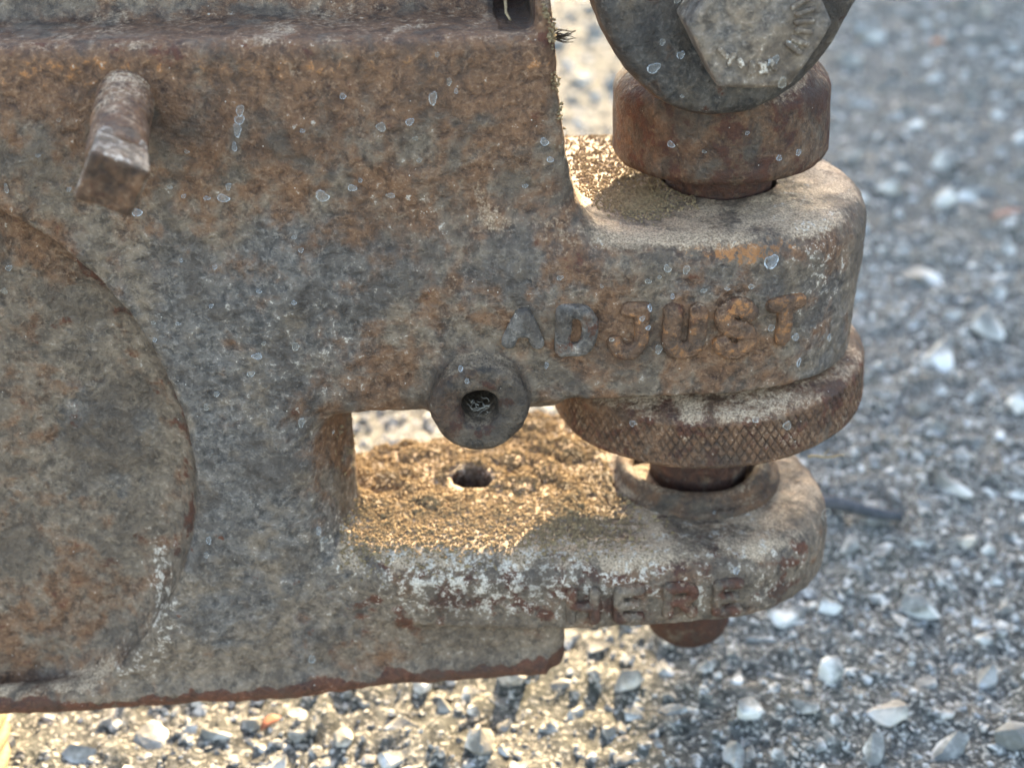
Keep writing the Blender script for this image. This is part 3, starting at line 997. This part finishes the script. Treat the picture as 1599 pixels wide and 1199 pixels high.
# crumbs on the upper lug behind the plate, round the stud, and along broken edges
pp, ss = [], []
for k in range(5200):
    if k % 3 == 2:
        x, y = 22 + rng.normal(0, 2.4), 14 + rng.normal(0, 3)
    elif k % 3 == 1:
        x, y = UX + rng.uniform(-24, -6), UY + rng.uniform(-14, 14)
    else:
        x, y = rng.uniform(8, 24), rng.uniform(14, 50)
    h_, loc, nn, _i = casting.ray_cast(Vector((x * MM, y * MM, 0.045)), Vector((0, 0, -1)))
    if h_ and math.hypot(x - UX, y - UY) > 9.5:
        q = rng.uniform(0.25, 0.75)
        pp.append((x, y, loc.z / MM + q * 0.15))
        ss.append(q)
for px, py, r_, c_ in ((866, 58, 5, 60), (868, 42, 6, 40), (874, 128, 7, 60), (884, 172, 8, 70), (858, 20, 5, 30), (893, 205, 8, 60), (1025, 293, 12, 40)):
    for k in range(c_):
        q = drop_on(px - 6 + rng.normal(0, r_ * 0.5), py + rng.normal(0, r_))
        if q and q[2].name.startswith(('casting', 'stud')):
            t = q[0] + q[1] * rng.uniform(0, 0.6)
            pp.append(tuple(t))
            ss.append(rng.uniform(0.35, 0.9))
pp, ss = np.array(pp), np.array(ss)
link('soil_crumbs', joined('soil_crumbs', grain, pp, ss, rot_mats(len(pp)), rng.integers(0, 8, len(pp))), SOIL, None, 'stuff')['label'] = 'dark soil crumbs lying on the upper lug beside the collar'


def tubes(name, paths, mat, seg=5):
    """paths: list of (points in mm, radius at start, radius at end)"""
    Vs, Fs, off = [], [], 0
    for pts, r0, r1 in paths:
        pts = np.array(pts, float)
        n = len(pts)
        d = np.gradient(pts, axis=0)
        d /= np.linalg.norm(d, axis=1, keepdims=True) + 1e-9
        a = np.cross(d, np.where(np.abs(d[:, 2:3]) < 0.8, [[0, 0, 1]], [[1, 0, 0]]))
        a /= np.linalg.norm(a, axis=1, keepdims=True) + 1e-9
        b = np.cross(d, a)
        th = np.arange(seg) * 2 * np.pi / seg
        rr = np.linspace(r0, r1, n)[:, None, None]
        V = pts[:, None] + rr * (np.cos(th)[None, :, None] * a[:, None] + np.sin(th)[None, :, None] * b[:, None])
        i = np.arange(n - 1)[:, None] * seg
        j = np.arange(seg)[None]
        F = np.stack([i + j, i + (j + 1) % seg, i + seg + (j + 1) % seg, i + seg + j], 2).reshape(-1, 4)
        Vs.append(V.reshape(-1, 3))
        Fs.append(F + off)
        off += n * seg
    return link(name, np_mesh(name, np.concatenate(Vs), np.concatenate(Fs)), mat)


def wiggle(p, q, n, amp, seed):
    t = np.linspace(0, 1, n)[:, None]
    pts = np.array(p) * (1 - t) + np.array(q) * t
    r = np.random.default_rng(seed)
    ph = r.uniform(0, 6.28, 3)
    fr = r.uniform(3, 8, 3)
    return pts + amp * np.sin(t * fr + ph) * np.sin(t * np.pi)


FIB = plain('pale_fibre', (0.55, 0.50, 0.42), 0.7, (0.35, 0.30, 0.24))
STRAW = plain('dry_straw', (0.42, 0.31, 0.17), 0.7, (0.25, 0.17, 0.09))
a, b, c = on_y(800, -8, 17.5), on_y(790, 10, 14), on_y(797, 32, 10.5)
tag(tubes('straw', [([a, (a + b) / 2 + [-.6, 0, 0], b, (b + c) / 2 + [-.3, 0, 0], c], 0.34, 0.2)], STRAW), 'curved dry straw poking out of the dark notch at the top of the bracket', 'straw')
r_ = np.random.default_rng(3)
tag(tubes('cobweb', [(wiggle((-5.6 + r_.uniform(-2.4, 2.4), r_.uniform(-3, 0), -1.9 + r_.uniform(-2.4, 0.3)), (-5.6 + r_.uniform(-1.8, 1.8), r_.uniform(-4, -1), -1.9 + r_.uniform(-2.5, 1)), 12, 0.35, k), 0.03, 0.018) for k in range(14)], FIB),
    'wispy pale cobweb tuft inside the small round hole of the bracket', 'cobweb')
p = drop_on(1280, 800)
p = p[0] if p else on_y(1280, 800, 15)
lp = [p + np.array([0.2 + 1.0 * (1 - math.cos(t)) * 0.8, -0.8, 1.1 * math.sin(t) + 0.9 * t / 6]) for t in np.linspace(-1.2, 5.4, 22)]
tag(tubes('thread', [(lp, 0.07, 0.05)], FIB), 'tiny looped pale thread caught on the outer rim of the lower lug', 'thread')
p = on_y(1282, 709, 22)
tag(tubes('rootlet', [(wiggle(p - [2.5, 0, 0.4], p + [4.2, -1, 0.2], 10, 0.25, 8), 0.3, 0.12), (wiggle(p + [0.6, 0, 0], p + [1.5, 0, 1.0], 5, 0.1, 9), 0.2, 0.08)], STRAW),
    'short pinkish rootlet sticking out beyond the lower lug under the knurled wheel', 'rootlet')
p = on_y(866, 58, 4)
tag(tubes('root_tuft', [(wiggle(p - [1.5, 0, 0], p + [r_.uniform(0.8, 3.4), r_.uniform(-1, 1), r_.uniform(-0.8, 1.3)], 9, 0.4, 40 + k), 0.17, 0.05) for k in range(16)], plain('dark_roots', (0.05, 0.035, 0.025), 0.9)),
    'dark tuft of fine roots on the top right edge of the bracket', 'root tuft')
# on the asphalt
ROPE = plain('yellow_rope_fibre', (0.17, 0.12, 0.06), 0.8, (0.30, 0.23, 0.13), 0.8)
g0 = on_z(4, 1125, GROUND_Z) + [0, 0, 3]
g1 = on_z(12, 1260, GROUND_Z) + [0, 0, 3]
strands = []
for k in range(5):
    t = np.linspace(0, 1, 40)
    base = (g0 + [-8, 14, 0])[None] * (1 - t)[:, None] + g1[None] * t[:, None]
    ph = t * 7 + k * 2 * np.pi / 5
    base = base + np.stack([1.9 * np.cos(ph) + 1.2 * np.sin(t * 5), 0 * t, 1.6 * np.sin(ph)], 1)
    strands.append((base, 1.25, 1.25))
tag(tubes('rope', strands, ROPE, 8), 'frayed yellow rope lying on the sunlit asphalt at the bottom left corner', 'rope')


def flake(name, px, py, L, W_, rz, mat, label, cat):
    c0 = on_z(px, py, GROUND_Z)
    c0 = c0 + [0, 0, ground_h(c0[None])[0] + 2.2]
    V, F = [], []
    n_ = 12
    for i in range(n_ + 1):
        t = i / n_
        wd = W_ * math.sin(math.pi * (0.06 + 0.9 * t)) ** 0.8
        for j in (-1, 0, 1):
            for s_ in (0, 1):
                x_, y_ = (t - 0.5) * L, j * wd * 0.5
                z_ = 0.9 * math.sin(t * 3) + 0.5 * abs(j) * W_ * 0.35 - 0.25 * s_ + 0.12 * math.sin(9 * t + j)
                V.append((c0[0] + x_ * math.cos(rz) - y_ * math.sin(rz), c0[1] + x_ * math.sin(rz) + y_ * math.cos(rz), c0[2] + z_))
    for i in range(n_):
        for j in range(2):
            a_ = i * 6 + j * 2
            F.append((a_, a_ + 6, a_ + 8, a_ + 2))
            F.append((a_ + 1, a_ + 3, a_ + 9, a_ + 7))
        F.append((i * 6, i * 6 + 1, i * 6 + 7, i * 6 + 6))
        F.append((i * 6 + 4, i * 6 + 10, i * 6 + 11, i * 6 + 5))
    F += [(0, 2, 3, 1), (2, 4, 5, 3), (n_ * 6, n_ * 6 + 1, n_ * 6 + 3, n_ * 6 + 2), (n_ * 6 + 2, n_ * 6 + 3, n_ * 6 + 5, n_ * 6 + 4)]
    return tag(link(name, np_mesh(name, np.array(V), np.array(F)), mat), label, cat, 'leaf scraps on the asphalt')


RL = plain('brown_red_leaf', (0.36, 0.13, 0.06), 0.7, (0.20, 0.06, 0.03))
flake('leaf_scrap', 424, 1136, 4.8, 2.4, R(40), RL, 'small rust-red leaf scrap on sunlit asphalt under the lower edge of the bracket', 'leaf scrap')
flake('leaf_scrap', 1465, 76, 9, 6, R(20), plain('orange_leaf', (0.50, 0.20, 0.08), 0.7), 'blurred orange leaf scrap far back on the shaded asphalt', 'leaf scrap')
flake('leaf_scrap', 1572, 342, 17, 4, R(24), plain('pink_leaf', (0.42, 0.24, 0.17), 0.7), 'long pinkish leaf scrap on the asphalt at the right edge', 'leaf scrap')
c0 = on_z(1335, 808, GROUND_Z) + [0, 0, 1.5]
tag(tubes('dark_stick', [(wiggle(c0 - [16, -7, 0], c0 + [11, -3, 0.3], 10, 1.2, 3), 2.3, 1.3)], plain('dark_bark', (0.045, 0.05, 0.055), 0.85, (0.10, 0.10, 0.105), 3.0, 0.6), 8), 'dark thick stick lying on the asphalt right of the lower lug', 'stick')

# ------------------------------------------------------------------ dried drops on the iron
M = NT('dried_drop_film')
W = M.n('ShaderNodeAttribute', attribute_name='rim').outputs['Fac']
oi = M.n('ShaderNodeObjectInfo').outputs['Random']
f = M.noise(0.5, 3, 0.6)
M.set(M.b.inputs['Base Color'], M.mix(oi, (0.72, 0.74, 0.76), (0.66, 0.58, 0.46)))
M.b.inputs['Roughness'].default_value = 0.35
M.set(M.b.inputs['Alpha'], M.math('MULTIPLY', M.math('MULTIPLY_ADD', W, 0.66, 0.14), M.step(f, 0.3, 0.55, 0.35, 1.0)))
DROPM = M.m


def drop_mesh(seed):
    r = np.random.default_rng(seed)
    seg = 18
    th = np.arange(seg) * 2 * np.pi / seg
    out = 1 + 0.22 * np.sin(th + r.uniform(0, 6)) * r.uniform(0.2, 1) + 0.16 * np.sin(2 * th + r.uniform(0, 6)) + 0.10 * np.sin(3 * th + r.uniform(0, 6)) + r.normal(0, 0.035, seg)
    V, rim = [(0, 0, 0.10)], [0.0]
    for fr, hgt, rm in ((0.45, 0.10, 0.0), (0.74, 0.14, 0.1), (0.86, 0.26, 1.0), (0.96, 0.18, 1.0), (1.04, -0.12, 0.5)):
        for k in range(seg):
            jag = r.uniform(0.1, 1.0)
            V.append((fr * out[k] * math.cos(th[k]), fr * out[k] * math.sin(th[k]), hgt))
            rim.append(rm * (0.45 + 0.55 * (math.sin(th[k]) < 0.2)) * jag)
    F = [(0, 1 + k, 1 + (k + 1) % seg) for k in range(seg)]
    for q in range(4):
        for k in range(seg):
            a_, b_ = 1 + q * seg + k, 1 + q * seg + (k + 1) % seg
            F.append((a_, a_ + seg, b_ + seg))
            F.append((a_, b_ + seg, b_))
    me = np_mesh('dried_drop', np.array(V, float), np.array(F))
    at = me.attributes.new('rim', 'FLOAT', 'POINT')
    at.data.foreach_set('value', np.array(rim, np.float32))
    me.materials.append(DROPM)
    return me


dm = [drop_mesh(k) for k in range(9)]
DROPS = [(375, 172, 8, 12), (374, 186, 10, 9), (370, 203, 9, 13), (366, 230, 6, 8), (357, 292, 6, 7), (350, 310, 13, 8), (323, 309, 7, 4), (215, 331, 13, 7), (265, 292, 5, 4), (287, 306, 5, 4), (92, 187, 4, 4),
         (59, 243, 6, 3), (10, 295, 5, 8), (108, 296, 5, 4), (292, 237, 5, 3), (472, 204, 5, 4), (536, 150, 8, 5), (594, 198, 9, 10), (640, 190, 9, 7), (676, 152, 8, 15), (701, 128, 6, 7), (712, 143, 5, 5), (683, 86, 5, 5),
         (505, 307, 14, 11), (550, 293, 9, 7), (563, 281, 5, 4), (609, 305, 9, 5), (460, 370, 6, 5), (470, 390, 5, 6), (335, 417, 6, 4), (283, 407, 4, 3), (330, 478, 5, 4), (405, 455, 6, 4), (459, 472, 5, 5), (462, 540, 9, 8),
         (400, 556, 10, 7), (412, 536, 5, 4), (392, 583, 8, 6), (338, 615, 7, 5), (322, 636, 6, 6), (471, 660, 7, 10), (240, 504, 5, 3), (278, 505, 5, 3), (242, 530, 5, 4), (6, 454, 6, 6), (14, 418, 7, 5), (326, 842, 5, 10), (322, 866, 6, 6),
         (487, 1029, 9, 8), (520, 674, 4, 3), (851, 222, 9, 8), (859, 249, 7, 6), (897, 292, 11, 6), (648, 216, 6, 4), (655, 250, 6, 4), (820, 290, 6, 4), (497, 828, 6, 9), (505, 843, 12, 6),
         (1072, 422, 8, 9), (1043, 420, 8, 8), (1012, 439, 7, 5), (1030, 432, 5, 3), (1014, 480, 6, 9), (1003, 497, 6, 6), (1012, 511, 6, 5), (1028, 545, 9, 9), (1050, 463, 5, 5), (1099, 454, 8, 4), (1136, 451, 6, 3), (1173, 447, 6, 5),
         (1205, 511, 9, 6), (1241, 526, 8, 8), (1247, 565, 5, 9), (1204, 407, 16, 16), (853, 570, 5, 6), (729, 595, 6, 5), (875, 434, 8, 5), (940, 447, 4, 3), (955, 530, 5, 5), (720, 575, 6, 6), (1294, 527, 5, 8),
         (1021, 106, 14, 10), (1063, 85, 8, 8), (1034, 66, 7, 6), (1221, 130, 11, 8), (1058, 2, 8, 5), (920, 2, 7, 4), (1065, 150, 4, 3), (1242, 71, 6, 5), (1231, 65, 4, 4), (1211, 93, 7, 9), (1200, 97, 6, 7),
         (1246, 238, 8, 6), (1216, 247, 8, 5), (1167, 208, 5, 4), (1100, 237, 5, 3), (1048, 225, 8, 7), (1150, 890, 8, 7), (1228, 664, 9, 10), (1180, 655, 7, 6), (988, 660, 6, 7), (1115, 800, 4, 3)]
for k, (px, py, rx, ry) in enumerate(DROPS):
    q = drop_on(px, py)
    if not q or q[2].parent is None:
        continue
    top_ = q[2]
    while top_.parent:
        top_ = top_.parent
    if top_.name != 'iron_bracket':
        continue
    P0, Nn, ob = q
    sc_ = np.linalg.norm(P0 - CAM) / FPX
    zax = Vector(Nn).normalized()
    xax = Vector((1, 0, 0)) - zax * zax.x
    xax.normalize()
    yax = zax.cross(xax)
    fore = max(0.45, abs(float(np.dot(yax, UP))))
    a_ = rx * sc_ * 0.72
    b_ = ry * sc_ / fore * 0.72
    o = link('dried_drop', dm[k % 9], DROPM, bracket)
    hh = 0.75
    Rm = Matrix((xax * a_, yax * b_, zax * hh)).transposed().to_4x4()
    o.matrix_world = Matrix.Translation(Vector(P0 * MM)) @ Rm
